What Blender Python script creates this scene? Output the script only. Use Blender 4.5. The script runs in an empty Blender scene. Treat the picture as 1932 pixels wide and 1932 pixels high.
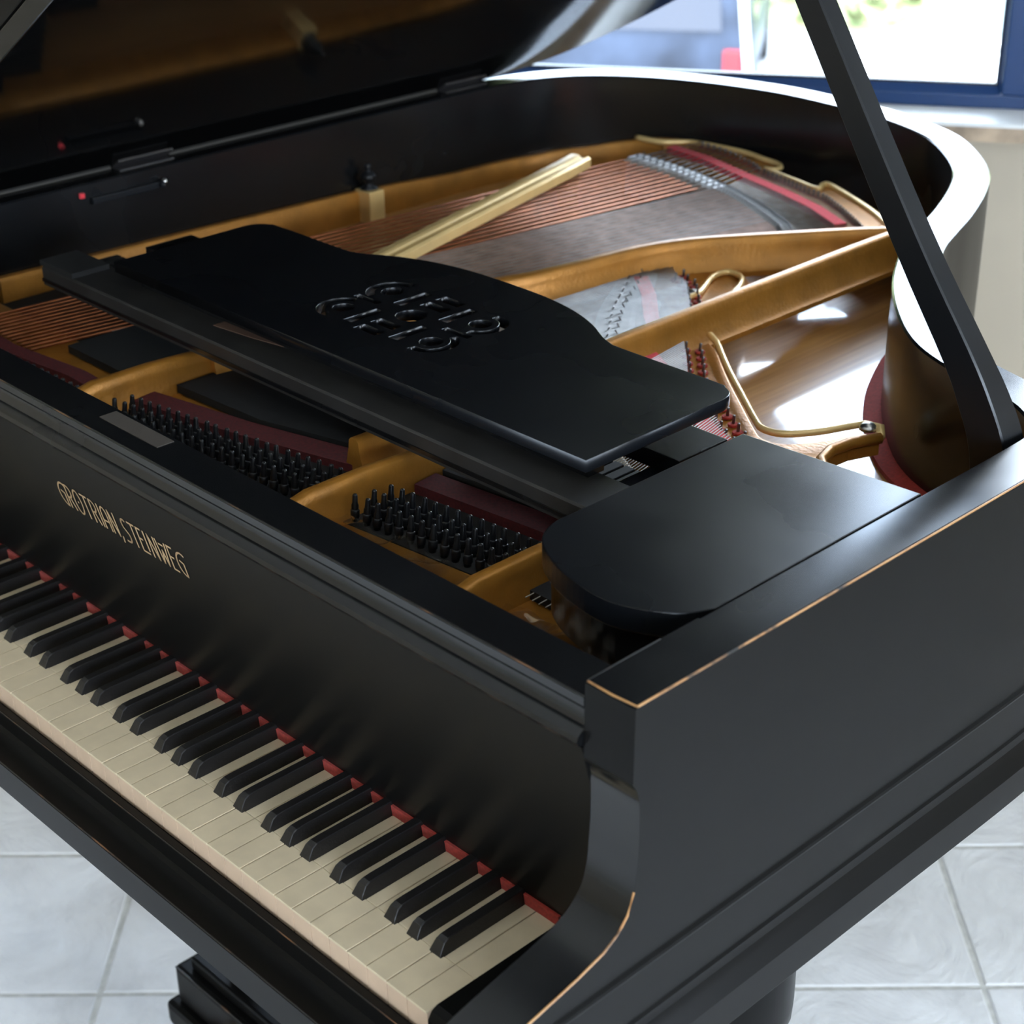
import bpy, bmesh, math, random
from mathutils import Vector, Matrix
random.seed(4)
sc = bpy.context.scene
COL = sc.collection
R = math.radians
# ------------------------------------------------------------------ camera
cam_d = bpy.data.cameras.new('camera'); cam = bpy.data.objects.new('camera', cam_d); COL.objects.link(cam)
yaw, pitch, roll = R(46.476), R(27.264), R(0.818)
fwd = Vector((-math.sin(yaw)*math.cos(pitch), math.cos(yaw)*math.cos(pitch), -math.sin(pitch)))
rgt = Vector((math.cos(yaw), math.sin(yaw), 0)); dwn = fwd.cross(rgt)
r2 = rgt*math.cos(roll)+dwn*math.sin(roll); d2 = -rgt*math.sin(roll)+dwn*math.cos(roll)
m = Matrix((r2, -d2, -fwd)).transposed().to_4x4(); m.translation = Vector((0.75491, -0.62215, 1.65587))
cam.matrix_world = m
cam_d.sensor_width = 36; cam_d.lens = 36*3266.6/1932
cam_d.dof.use_dof = True; cam_d.dof.focus_distance = 1.55; cam_d.dof.aperture_fstop = 8.0
cam_d.clip_start = 0.05; cam_d.clip_end = 300
sc.camera = cam
# ------------------------------------------------------------------ colour management
sc.view_settings.view_transform = 'Standard'; sc.view_settings.look = 'None'
sc.view_settings.gamma = 1; sc.view_settings.exposure = 0.0; sc.view_settings.use_curve_mapping = False
sc.cycles.use_denoising = True
sc.cycles.max_bounces = 10; sc.cycles.diffuse_bounces = 5; sc.cycles.glossy_bounces = 6; sc.cycles.transparent_max_bounces = 12
sc.cycles.sample_clamp_indirect = 12
sc.cycles.caustics_refractive = False
# ------------------------------------------------------------------ sky
w = bpy.data.worlds.new('sky'); sc.world = w; w.use_nodes = True
nt = w.node_tree; nt.nodes.clear()
wo = nt.nodes.new('ShaderNodeOutputWorld'); bg = nt.nodes.new('ShaderNodeBackground')
tc = nt.nodes.new('ShaderNodeTexCoord'); nz = nt.nodes.new('ShaderNodeTexNoise'); cr = nt.nodes.new('ShaderNodeValToRGB')
nz.inputs['Scale'].default_value = 2.6; nz.inputs['Detail'].default_value = 5; nz.inputs['Roughness'].default_value = .55
cr.color_ramp.elements[0].position = .44; cr.color_ramp.elements[0].color = (.60, .74, .97, 1)
cr.color_ramp.elements[1].position = .64; cr.color_ramp.elements[1].color = (1.0, 1.0, 1.0, 1)
nt.links.new(tc.outputs['Generated'], nz.inputs['Vector']); nt.links.new(nz.outputs['Fac'], cr.inputs['Fac'])
nt.links.new(cr.outputs['Color'], bg.inputs['Color']); bg.inputs['Strength'].default_value = 25
nt.links.new(bg.outputs[0], wo.inputs['Surface'])
# ------------------------------------------------------------------ frames
TU = R(46.0); TUX = Vector((math.cos(TU), math.sin(TU), 0)); TVX = Vector((-math.sin(TU), math.cos(TU), 0))   # floor tiles
WA = R(33.0); WU = Vector((math.cos(WA), math.sin(WA), 0)); WV = Vector((-math.sin(WA), math.cos(WA), 0)); W0 = Vector((-.714, 1.957, 0))
def W(a, d, z): return W0+WU*a+WV*d+Vector((0, 0, z))      # window-wall frame: along, outwards, up
PIANO = Vector((-.55, .60, 0))
# window openings: (a0, a1, z0, z1)
WIN = [(-3.15, .012, .90, 2.20), (.012, 2.35, .90, 2.20)]
def portal(name, cen, ux, uz, sx, sz):
    l = bpy.data.lights.new(name, 'AREA'); l.shape = 'RECTANGLE'; l.size = sx; l.size_y = sz; l.cycles.is_portal = True
    o = bpy.data.objects.new(name, l); COL.objects.link(o)
    n = ux.cross(uz)
    mm = Matrix((ux, uz, n)).transposed().to_4x4(); mm.translation = cen; o.matrix_world = mm; return o
for i, (a0, a1, z0, z1) in enumerate(WIN):
    portal('window_daylight', W((a0+a1)/2, .17, (z0+z1)/2), -WU, Vector((0, 0, 1)), a1-a0, z1-z0)
portal('side_fill_daylight', W(3.40, -3.2, 1.6), WV, Vector((0, 0, 1)), 2.2, 1.4)  # portal for the added, unseen side window
portal('rear_fill_daylight', W(.8, -5.25, 1.5), WU, Vector((0, 0, 1)), 2.8, 1.4)  # portal for the added rear window, soft fill from the front

# ------------------------------------------------------------------ materials
MATS = {}
def nodes(name):
    mt = bpy.data.materials.new(name); mt.use_nodes = True; MATS[name] = mt
    return mt, mt.node_tree, mt.node_tree.nodes['Principled BSDF']
def noise(nt, scale, detail=3, rough=.5, coord='Object', dist=0):
    t = nt.nodes.new('ShaderNodeTexCoord'); n = nt.nodes.new('ShaderNodeTexNoise')
    n.inputs['Scale'].default_value = scale; n.inputs['Detail'].default_value = detail; n.inputs['Roughness'].default_value = rough
    n.inputs['Distortion'].default_value = dist
    nt.links.new(t.outputs[coord], n.inputs['Vector']); return n
def ramp(nt, src, stops):
    r = nt.nodes.new('ShaderNodeValToRGB')
    while len(r.color_ramp.elements) < len(stops): r.color_ramp.elements.new(.5)
    for e, (p, c) in zip(r.color_ramp.elements, stops):
        e.position = p; e.color = (*c, 1) if len(c) == 3 else c
    nt.links.new(src, r.inputs['Fac']); return r
def mat(name, col, rough=.5, metal=0, coat=0, spec=.5, var=0, scale=8, bump=0, bscale=60, rvar=0, stretch=None, sheen=0):
    mt, nt, b = nodes(name)
    b.inputs['Base Color'].default_value = (*col, 1); b.inputs['Roughness'].default_value = rough; b.inputs['Metallic'].default_value = metal
    b.inputs['Coat Weight'].default_value = coat; b.inputs['Coat Roughness'].default_value = .04; b.inputs['Specular IOR Level'].default_value = spec
    if sheen: b.inputs['Sheen Weight'].default_value = sheen
    if var:
        n = noise(nt, scale)
        if stretch:
            mp = nt.nodes.new('ShaderNodeMapping'); mp.inputs['Scale'].default_value = stretch
            nt.links.new(n.inputs['Vector'].links[0].from_socket, mp.inputs['Vector']); nt.links.new(mp.outputs[0], n.inputs['Vector'])
        lo = tuple(c*(1-var) for c in col); hi = tuple(min(1, c*(1+var)) for c in col)
        r = ramp(nt, n.outputs['Fac'], [(.3, lo), (.7, hi)]); nt.links.new(r.outputs['Color'], b.inputs['Base Color'])
    if rvar:
        n = noise(nt, 5, 3, .5, dist=.3)
        mr = nt.nodes.new('ShaderNodeMapRange'); mr.inputs['From Min'].default_value = .25; mr.inputs['From Max'].default_value = .75
        mr.inputs['To Min'].default_value = rough; mr.inputs['To Max'].default_value = rough+rvar
        nt.links.new(n.outputs['Fac'], mr.inputs['Value']); nt.links.new(mr.outputs[0], b.inputs['Roughness'])
    if bump:
        n = noise(nt, bscale, 4); bp = nt.nodes.new('ShaderNodeBump'); bp.inputs['Strength'].default_value = bump; bp.inputs['Distance'].default_value = .002
        nt.links.new(n.outputs['Fac'], bp.inputs['Height']); nt.links.new(bp.outputs[0], b.inputs['Normal'])
    return mt
M_lac = mat('black_lacquer', (.0055, .0058, .0064), .12, spec=.5, rvar=.20)
M_lac2 = mat('satin_black_lacquer', (.0055, .0053, .005), .30, spec=.10, rvar=.06)
M_gloss = mat('polished_black', (.003, .003, .003), .07, spec=.30)
M_desk = mat('desk_black', (.004, .0047, .006), .20, spec=.42, rvar=.16)
M_dusty = mat('dusty_black', (.020, .019, .018), .42, var=.25, scale=25, rvar=.15)
M_dull = mat('dull_black', (.005, .005, .005), .8, var=.3, scale=120)
M_ivory = mat('ivory', (.70, .575, .39), .32, var=.06, scale=40)
M_ivory2 = mat('ivory_front', (.66, .48, .335), .45, var=.06, scale=40)
M_ebony = mat('ebony', (.010, .009, .009), .38, bump=.15, bscale=300)
M_felt = mat('red_felt', (.36, .028, .016), .95, sheen=.15, var=.25, scale=300)
M_felt2 = mat('scarlet_felt', (.62, .035, .045), .95, sheen=.1, var=.25, scale=300)
M_darkfelt = mat('dark_red_felt', (.075, .004, .005), .95, sheen=0, var=.3, scale=300)
M_gold = mat('bronze_paint', (.43, .185, .028), .36, metal=.38, spec=.5, var=.14, scale=30, bump=.25, bscale=220)
M_goldlit = mat('lit_bronze_paint', (.88, .62, .26), .24, metal=.25, var=.08, scale=30, bump=.12, bscale=220)  # same bronze made paler, window light put into the colour
M_copper = mat('copper_wire', (.36, .125, .055), .38, metal=.85, var=.25, scale=60)
M_steel = mat('steel_wire', (.30, .29, .27), .36, metal=.9, var=.2, scale=60)
M_brownwire = mat('fine_wound_wire', (.34, .22, .17), .42, metal=.75, var=.3, scale=50)
M_pin = mat('dark_steel', (.18, .17, .17), .30, metal=.9)
M_blue = mat('blued_steel', (.008, .009, .011), .34, metal=.2, spec=.4)
M_bridge = mat('graphite_bridge', (.72, .72, .73), .45, var=.15, scale=80)
M_bridgew = mat('maple_bridge', (.50, .40, .28), .45, var=.15, scale=80)
M_brass = mat('brass', (.50, .38, .16), .35, metal=.9, var=.2, scale=60)
M_nickel = mat('nickel', (.6, .58, .54), .28, metal=.95)
M_white = mat('white_sill', (.80, .80, .78), .35)
M_sillw = mat('brown_sill_edge', (.42, .31, .21), .55, var=.35, scale=22)
M_wall = mat('beige_plaster', (.50, .43, .33), .85, var=.06, scale=3, bump=.1, bscale=200)
M_ceil = mat('white_ceiling', (.75, .73, .69), .9)
M_frame = mat('blue_window_frame', (.006, .036, .125), .30, spec=.4)
M_gask = mat('black_gasket', (.012, .013, .015), .5)
M_grout = mat('grout', (.58, .57, .53), .9, var=.12, scale=60)
M_white_str = mat('woven_tape', (.55, .50, .46), .8, var=.15, scale=200)
# tile
mt, nt, b = nodes('stone_tile'); M_tile = mt
n = noise(nt, 7, 6, .62, dist=.4); r = ramp(nt, n.outputs['Fac'], [(.25, (.60, .595, .59)), (.5, (.76, .755, .75)), (.75, (.84, .84, .835))])
nt.links.new(r.outputs['Color'], b.inputs['Base Color']); b.inputs['Roughness'].default_value = .38
n2 = noise(nt, 6, 8, .68, dist=1.6); bp = nt.nodes.new('ShaderNodeBump'); bp.inputs['Strength'].default_value = .8; bp.inputs['Distance'].default_value = .010
nt.links.new(n2.outputs['Fac'], bp.inputs['Height']); nt.links.new(bp.outputs[0], b.inputs['Normal'])
# soundboard varnished spruce
mt, nt, b = nodes('varnished_spruce'); M_sb = mt
t = nt.nodes.new('ShaderNodeTexCoord'); mp = nt.nodes.new('ShaderNodeMapping'); mp.inputs['Rotation'].default_value = (0, 0, R(38)); mp.inputs['Scale'].default_value = (60, 2.5, 1)
nn = nt.nodes.new('ShaderNodeTexNoise'); nn.inputs['Scale'].default_value = 3; nn.inputs['Detail'].default_value = 4
nt.links.new(t.outputs['Object'], mp.inputs['Vector']); nt.links.new(mp.outputs[0], nn.inputs['Vector'])
r = ramp(nt, nn.outputs['Fac'], [(.3, (.40, .19, .055)), (.7, (.58, .31, .10))]); nt.links.new(r.outputs['Color'], b.inputs['Base Color'])
b.inputs['Roughness'].default_value = .35; b.inputs['Coat Weight'].default_value = 1; b.inputs['Coat Roughness'].default_value = .07; b.inputs['Coat IOR'].default_value = 1.6
# worn edge: bare wood rubbed through black
mt, nt, b = nodes('worn_wood_edge'); M_worn = mt
n = noise(nt, 28, 4); r = ramp(nt, n.outputs['Fac'], [(.36, (.01, .009, .008)), (.46, (.36, .17, .06)), (.75, (.50, .27, .10))])
nt.links.new(r.outputs['Color'], b.inputs['Base Color']); b.inputs['Roughness'].default_value = .45
mt, nt, b = nodes('lightly_worn_edge'); M_worn2 = mt
n = noise(nt, 22, 4); r = ramp(nt, n.outputs['Fac'], [(.56, (.010, .0095, .009)), (.68, (.13, .058, .024))])
nt.links.new(r.outputs['Color'], b.inputs['Base Color']); b.inputs['Roughness'].default_value = .4
# glass pane
mt = bpy.data.materials.new('window_glass'); mt.use_nodes = True; nt = mt.node_tree; nt.nodes.clear(); M_glass = mt
o = nt.nodes.new('ShaderNodeOutputMaterial'); tr = nt.nodes.new('ShaderNodeBsdfTransparent'); tr.inputs[0].default_value = (.93, .95, .95, 1)
gl = nt.nodes.new('ShaderNodeBsdfGlossy'); gl.inputs['Roughness'].default_value = .02; fr = nt.nodes.new('ShaderNodeFresnel'); fr.inputs[0].default_value = 1.45
mx = nt.nodes.new('ShaderNodeMixShader'); nt.links.new(fr.outputs[0], mx.inputs[0]); nt.links.new(tr.outputs[0], mx.inputs[1]); nt.links.new(gl.outputs[0], mx.inputs[2]); nt.links.new(mx.outputs[0], o.inputs[0])
mt = bpy.data.materials.new('clear_film'); mt.use_nodes = True; nt = mt.node_tree; nt.nodes.clear(); M_film = mt
o = nt.nodes.new('ShaderNodeOutputMaterial'); tr = nt.nodes.new('ShaderNodeBsdfTransparent'); tr.inputs[0].default_value = (.86, .85, .80, 1)
gl = nt.nodes.new('ShaderNodeBsdfGlossy'); gl.inputs['Roughness'].default_value = .10; gl.inputs[0].default_value = (1, .93, .78, 1)
fr = nt.nodes.new('ShaderNodeFresnel'); fr.inputs[0].default_value = 1.6
mx = nt.nodes.new('ShaderNodeMixShader'); ad = nt.nodes.new('ShaderNodeMath'); ad.operation = 'ADD'; ad.inputs[1].default_value = .10; nt.links.new(fr.outputs[0], ad.inputs[0]); nt.links.new(ad.outputs[0], mx.inputs[0]); nt.links.new(tr.outputs[0], mx.inputs[1]); nt.links.new(gl.outputs[0], mx.inputs[2]); nt.links.new(mx.outputs[0], o.inputs[0])
M_gilt = mat('gilt_lettering', (.62, .42, .23), .4, metal=.35)
M_vanpaint = mat('dark_van_paint', (.022, .030, .048), .30, spec=.3, var=.6, scale=1.5)
M_vanglass = mat('dark_van_glass', (.008, .014, .028), .10, spec=.35)
M_carpaint = mat('silver_white_paint', (.78, .79, .80), .2, coat=1)
M_carglass = mat('car_glass', (.05, .09, .10), .15, spec=.4)
M_lamp = mat('red_lamp', (.22, .010, .014), .3)
M_clear = mat('clear_lamp', (.8, .8, .8), .1, coat=1)
M_tyre = mat('tyre', (.02, .02, .02), .8)
M_trim = mat('grey_trim', (.45, .45, .46), .5)
M_asph = mat('pale_asphalt', (.22, .22, .22), .9, var=.15, scale=2)
mt, nt, b = nodes('grassy_bank'); M_bank = mt
n = noise(nt, 1.1, 6, .62); r = ramp(nt, n.outputs['Fac'], [(.30, (.16, .21, .09)), (.48, (.22, .26, .11)), (.62, (.30, .29, .15)), (.75, (.34, .31, .19))])
nt.links.new(r.outputs['Color'], b.inputs['Base Color']); b.inputs['Roughness'].default_value = .95
M_bush = mat('bush_leaves', (.24, .26, .125), .8, var=.30, scale=1.3)

# ------------------------------------------------------------------ helpers
def link(name, me, parent=None, label=None, mats=None):
    o = bpy.data.objects.new(name, me); COL.objects.link(o)
    if mats and not me.materials:
        for mm in (mats if isinstance(mats, (list, tuple)) else [mats]): me.materials.append(mm)
    if parent:
        o.parent = parent; o.matrix_parent_inverse = Matrix.Translation(-WORLD[parent.name])
        WORLD[o.name] = WORLD[parent.name] if False else Vector((0, 0, 0))
    else: WORLD[o.name] = Vector((0, 0, 0))
    if label: o['label'] = label
    return o
WORLD = {}
def empty(name, loc, label, cat, group=None):
    o = bpy.data.objects.new(name, None); COL.objects.link(o); o.location = loc; o.empty_display_size = .1
    WORLD[o.name] = Vector(loc); o['label'] = label; o['category'] = cat
    if group: o['group'] = group
    return o
def mesh(name, vs, fs, mats=None, parent=None, label=None, smooth=False, bev=0):
    me = bpy.data.meshes.new(name); me.from_pydata([tuple(v) for v in vs], [], fs); me.update()
    bm = bmesh.new(); bm.from_mesh(me); bmesh.ops.recalc_face_normals(bm, faces=bm.faces)
    if bev: bmesh.ops.bevel(bm, geom=[e for e in bm.edges if len(e.link_faces) == 2 and e.calc_face_angle(0) > .6], offset=bev, segments=2, profile=.6, affect='EDGES', clamp_overlap=True)
    bm.to_mesh(me); bm.free()
    if smooth: me.shade_smooth()
    return link(name, me, parent, label, mats)
class MB:                       # collects shapes
    def __init__(s): s.v = []; s.f = []
    def add(s, vs, fs):
        b = len(s.v); s.v += [tuple(v) for v in vs]; s.f += [tuple(i+b for i in f) for f in fs]
    def box(s, x0, x1, y0, y1, z0, z1, X=None):
        vs = [(x, y, z) for z in (z0, z1) for y in (y0, y1) for x in (x0, x1)]
        if X: vs = [X(*v) for v in vs]
        s.add(vs, [(0, 2, 3, 1), (4, 5, 7, 6), (0, 1, 5, 4), (2, 6, 7, 3), (0, 4, 6, 2), (1, 3, 7, 5)])
    def prism(s, poly, z0, z1, X=None):
        n = len(poly); vs = [(x, y, z0) for x, y in poly]+[(x, y, z1) for x, y in poly]
        if X: vs = [X(*v) for v in vs]
        s.add(vs, [tuple(range(n))[::-1], tuple(range(n, 2*n))]+[(i, (i+1) % n, n+(i+1) % n, n+i) for i in range(n)])
    def sweep(s, rings, closed_prof=True, caps=True):   # rings: list of lists of points
        n = len(rings[0]); vs = [p for r_ in rings for p in r_]; fs = []
        for i in range(len(rings)-1):
            for j in range(n if closed_prof else n-1):
                a = i*n+j; b2 = i*n+(j+1) % n; fs.append((a, b2, b2+n, a+n))
        if caps and closed_prof: fs += [tuple(range(n))[::-1], tuple(range((len(rings)-1)*n, len(rings)*n))]
        s.add(vs, fs)
    def tube(s, pts, r, n=6):
        pts = [Vector(p) for p in pts]; rings = []
        for i, p in enumerate(pts):
            t = (pts[min(i+1, len(pts)-1)]-pts[max(i-1, 0)]).normalized()
            up = Vector((0, 0, 1)) if abs(t.z) < .9 else Vector((0, 1, 0)); a = t.cross(up).normalized(); b2 = a.cross(t)
            rr = r[i] if isinstance(r, (list, tuple)) else r
            rings.append([p+(a*math.cos(k*2*math.pi/n)+b2*math.sin(k*2*math.pi/n))*rr for k in range(n)])
        s.sweep(rings)
    def lathe(s, prof, c, n=12):
        rings = [[Vector((c[0]+r_*math.cos(k*2*math.pi/n), c[1]+r_*math.sin(k*2*math.pi/n), c[2]+z)) for k in range(n)] for r_, z in prof]; s.sweep(rings)
    def build(s, name, mats=None, parent=None, label=None, smooth=False, bev=0): return mesh(name, s.v, s.f, mats, parent, label, smooth, bev)
def struct(o): o['kind'] = 'structure'; return o
def spl(pts, n=5):
    pts = [Vector(p) for p in pts]; out = []
    for i in range(len(pts)-1):
        p0 = pts[max(i-1, 0)]; p1 = pts[i]; p2 = pts[i+1]; p3 = pts[min(i+2, len(pts)-1)]
        for j in range(n):
            t = j/n; out.append(.5*((2*p1)+(p2-p0)*t+(2*p0-5*p1+4*p2-p3)*t*t+(3*p1-p0-3*p2+p3)*t**3))
    out.append(pts[-1]); return out
def offset(c, d):
    out = []
    for i, p in enumerate(c):
        t = (c[min(i+1, len(c)-1)]-c[max(i-1, 0)]).normalized(); out.append(p+Vector((t.y, -t.x))*d)
    return out
def smooth_by_angle(o, deg=35):
    me = o.data; me.shade_smooth()
    bm = bmesh.new(); bm.from_mesh(me)
    for e in bm.edges: e.smooth = not (len(e.link_faces) == 2 and e.calc_face_angle(0) > R(deg))
    bm.to_mesh(me); bm.free(); return o

# ================================================================== ROOM
m_ = MB(); P = [Vector((-3.7, -5.3)), Vector((3.45, -5.3)), Vector((3.45, .2)), Vector((-3.7, .2))]
fl = struct(mesh('floor', [W(p.x, p.y, -.0020) for p in P]+[W(p.x, p.y, -.1) for p in P], [(0, 1, 2, 3), (7, 6, 5, 4), (0, 4, 5, 1), (1, 5, 6, 2), (2, 6, 7, 3), (3, 7, 4, 0)], M_grout))
fl['label'] = 'pale grouted floor under the stone tiles'
TS = .3003; tile_me = []
for kk in range(4):
    t_ = MB(); g = .0036; n_ = 5
    # slightly uneven cushion-edged tile
    h = TS/2-g
    prof = [(h, -.006), (h, -.0015), (h-.0025, 0.0)]
    rings = []
    for e, z in prof:
        ring = []
        for sx, sy in ((1, 1), (-1, 1), (-1, -1), (1, -1)):
            for q in range(4):
                a = (q/4); c0 = Vector((sx*e, sy*e)); nx = {(1, 1): (-1, 1), (-1, 1): (-1, -1), (-1, -1): (1, -1), (1, -1): (1, 1)}[(sx, sy)]
                c1 = Vector((nx[0]*e, nx[1]*e)); p = c0.lerp(c1, a); j = random.uniform(-.0006, .0006) if q else 0
                ring.append((p.x+j, p.y+j, z))
        rings.append(ring)
    t_.sweep(rings)
    me = bpy.data.meshes.new('tile'); me.from_pydata(t_.v, [], t_.f); me.materials.append(M_tile); me.update(); tile_me.append(me)
ti = 0
for i in range(-8, 9):
    for j in range(-8, 7):
        u_ = -.509+TS*(i+2.5); v_ = .819+TS*(j-.5)
        p = TUX*u_+TVX*v_
        q = p-W0; a = q.dot(WU); d = q.dot(WV)
        if a < -3.3 or a > 3.1 or d > -.14 or d < -4.9: continue
        if (p-PIANO).length > 2.6: continue
        o = bpy.data.objects.new('tile', tile_me[(i*3+j) % 4]); COL.objects.link(o); o.parent = fl
        o.rotation_euler = (0, 0, TU+random.choice((0, 1, 2, 3))*math.pi/2); o.location = p; ti += 1
def wallpiece(name, boxes, mt_, label=None, parent=None):
    b_ = MB()
    for x0, x1, y0, y1, z0, z1 in boxes: b_.box(x0, x1, y0, y1, z0, z1, X=W)
    o = b_.build(name, mt_, parent, label)
    if not parent: struct(o)
    return o
ZC = 2.75
wallpiece('wall_window', [(-3.7, 3.45, .04, .24, 0, .862), (-3.7, 3.45, .04, .24, 2.20, ZC), (-3.7, -3.15, .04, .24, .862, 2.20), (2.35, 3.45, .04, .24, .862, 2.20)], M_wall, 'beige plastered wall below the blue framed window')
wallpiece('wall_left', [(-3.85, -3.7, -5.3, .24, 0, ZC)], M_wall, 'beige wall on the left side')
wallpiece('wall_back', [(-3.85, -.6, -5.45, -5.3, 0, ZC), (2.2, 3.6, -5.45, -5.3, 0, ZC), (-.6, 2.2, -5.45, -5.3, 0, .80), (-.6, 2.2, -5.45, -5.3, 2.20, ZC)], M_wall, 'beige wall behind the viewer')
wallpiece('wall_right', [(3.45, 3.6, -5.3, -4.30, 0, ZC), (3.45, 3.6, -2.10, .24, 0, ZC), (3.45, 3.6, -4.30, -2.10, 0, .90), (3.45, 3.6, -4.30, -2.10, 2.30, ZC)], M_wall, 'beige wall with an added unseen window')
wallpiece('ceiling', [(-3.85, 3.6, -5.45, .24, ZC, ZC+.1)], M_ceil, 'white ceiling')
# window: frame bars, bevels, gaskets, panes
def bars(name, a0, a1, z0, z1, parent):
    return None
wi = 0
for (a0, a1, z0, z1) in WIN:
    wi += 1
    root = MB(); f0, f1 = .10, .17
    w_ = .050 if wi == 1 else .050
    A0, A1 = a0, a1
    Z0, Z1 = .900, z1
    bb = .023    # bottom rail height
    root.box(A0, A1, f0, f1, Z0, Z0+bb, X=W); root.box(A0, A1, f0, f1, Z1-.06, Z1, X=W)
    root.box(A0, A0+w_, f0, f1, Z0+bb, Z1-.06, X=W); root.box(A1-w_, A1, f0, f1, Z0+bb, Z1-.06, X=W)
    wf = struct(root.build('window_%d' % wi, M_frame, None, 'blue framed window looking out on the car park' if wi == 1 else 'right hand blue framed window beside the post', bev=.003))
    wf['kind'] = 'structure'
    # bevelled glazing bead
    g = MB(); ia0, ia1, iz0, iz1 = A0+w_, A1-w_, Z0+bb, Z1-.06
    bw = .012
    outer = [(ia0, iz0), (ia1, iz0), (ia1, iz1), (ia0, iz1)]; inner = [(ia0+bw*.5, iz0+bw), (ia1-bw*.5, iz0+bw), (ia1-bw*.5, iz1-bw), (ia0+bw*.5, iz1-bw)]
    vs = [W(a, f0+.002, z) for a, z in outer]+[W(a, f0+.017, z) for a, z in inner]+[W(a, f0+.03, z) for a, z in inner]
    g.add(vs, [(i, (i+1) % 4, 4+(i+1) % 4, 4+i) for i in range(4)]+[(4+i, 4+(i+1) % 4, 8+(i+1) % 4, 8+i) for i in range(4)])
    g.build('glazing_bead', M_frame, wf, 'sloping blue glazing bead')
    g = MB(); q0, q1, s0, s1 = ia0+bw*.5, ia1-bw*.5, iz0+bw, iz1-bw; gw = .004
    for bx in ((q0, q1, s0, s0+gw), (q0, q1, s1-gw, s1), (q0, q0+gw, s0, s1), (q1-gw, q1, s0, s1)): g.box(bx[0], bx[1], f0+.018, f0+.032, bx[2], bx[3], X=W)
    g.build('gasket', M_gask, wf, 'thin black rubber gasket')
    g = MB(); g.box(q0, q1, f0+.024, f0+.030, s0, s1, X=W); g.build('pane', M_glass, wf)
sl = MB(); sl.box(-3.2, 2.4, .0, .17, .893, .900, X=W); o = struct(sl.build('trim_sill', M_white, None, 'white window sill above the beige wall')); 
sl = MB(); sl.box(-3.2, 2.4, .001, .12, .868, .893, X=W); sl.build('sill_edge', M_sillw, o, 'worn brown front edge of the sill')
# fill window added in right wall (out of view, lights the floor)
g = MB()
for y0, y1, zz0, zz1 in ((-4.30, -2.10, .90, .96), (-4.30, -2.10, 2.24, 2.30), (-4.30, -4.24, .96, 2.24), (-2.16, -2.10, .96, 2.24)): g.box(3.46, 3.53, y0, y1, zz0, zz1, X=W)
wf = struct(g.build('window_3', M_frame, None, 'added blue framed fill window in the right wall'))
g = MB(); g.box(3.49, 3.496, -4.24, -2.16, .96, 2.24, X=W); g.build('pane', M_glass, wf)

g = MB()  # unseen window added behind the camera for soft fill light
for x0, x1, zz0, zz1 in ((-.6, 2.2, .80, .88), (-.6, 2.2, 2.12, 2.20), (-.6, -.52, .88, 2.12), (2.12, 2.2, .88, 2.12), (.76, .84, .88, 2.12)): g.box(x0, x1, -5.41, -5.33, zz0, zz1, X=W)
wf = struct(g.build('window_4', M_frame, None, 'added blue framed fill window behind the viewer'))
g = MB(); g.box(-.52, 2.12, -5.376, -5.37, .88, 2.12, X=W); g.build('pane', M_glass, wf)

# ================================================================== OUTSIDE
GZ = -2.75
gd = struct(mesh('ground', [W(-40, .6, GZ), W(40, .6, GZ), W(40, 60, GZ), W(-40, 60, GZ)], [(0, 1, 2, 3)], M_asph, None, 'pale grey car park ground outside the window'))
nx_, ny_ = 90, 34; vs = []; fs = []
for j in range(ny_):
    for i in range(nx_):
        a = -22+44*i/(nx_-1); d = 18.2+j*.45; h = GZ-.02+max(0, j*.24-.05)+(.10*math.sin(a*1.7+j)+.08*math.sin(a*4.3+j*1.3)+random.uniform(-.05, .05))*min(1, j/2)
        vs.append(W(a, d, h))
for j in range(ny_-1):
    for i in range(nx_-1): k = j*nx_+i; fs.append((k, k+1, k+nx_+1, k+nx_))
bank = struct(mesh('hill', vs, fs, M_bank, None, 'grassy green bank rising behind the parked cars', smooth=True))
# weeds and bushes on the bank: one object
b_ = MB()
for q in range(2600):
    a = random.uniform(-9, 8); j = random.uniform(0, 14); d = 18.3+j*.45; z = GZ+max(0, j*.24-.05); s = random.uniform(.12, .42)
    c = W(a, d, z+s*.35)
    for t in range(3):
        an = random.uniform(0, 6.28); tl = Vector((math.cos(an), math.sin(an), random.uniform(.2, 1.4)))*s*.7; sd = Vector((-math.sin(an), math.cos(an), random.uniform(-.3, .3)))*s*.28
        k = len(b_.v); b_.v += [tuple(c-sd), tuple(c+sd), tuple(c+tl)]; b_.f.append((k, k+1, k+2))
o = link('bushes', bpy.data.meshes.new('bushes'), None, 'tangle of green weeds growing on the bank outside', None)
o.data.from_pydata(b_.v, [], b_.f); o.data.materials.append(M_bush); o['kind'] = 'stuff'; o['category'] = 'weeds'

def loft(mb, secs): mb.sweep(secs)
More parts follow.
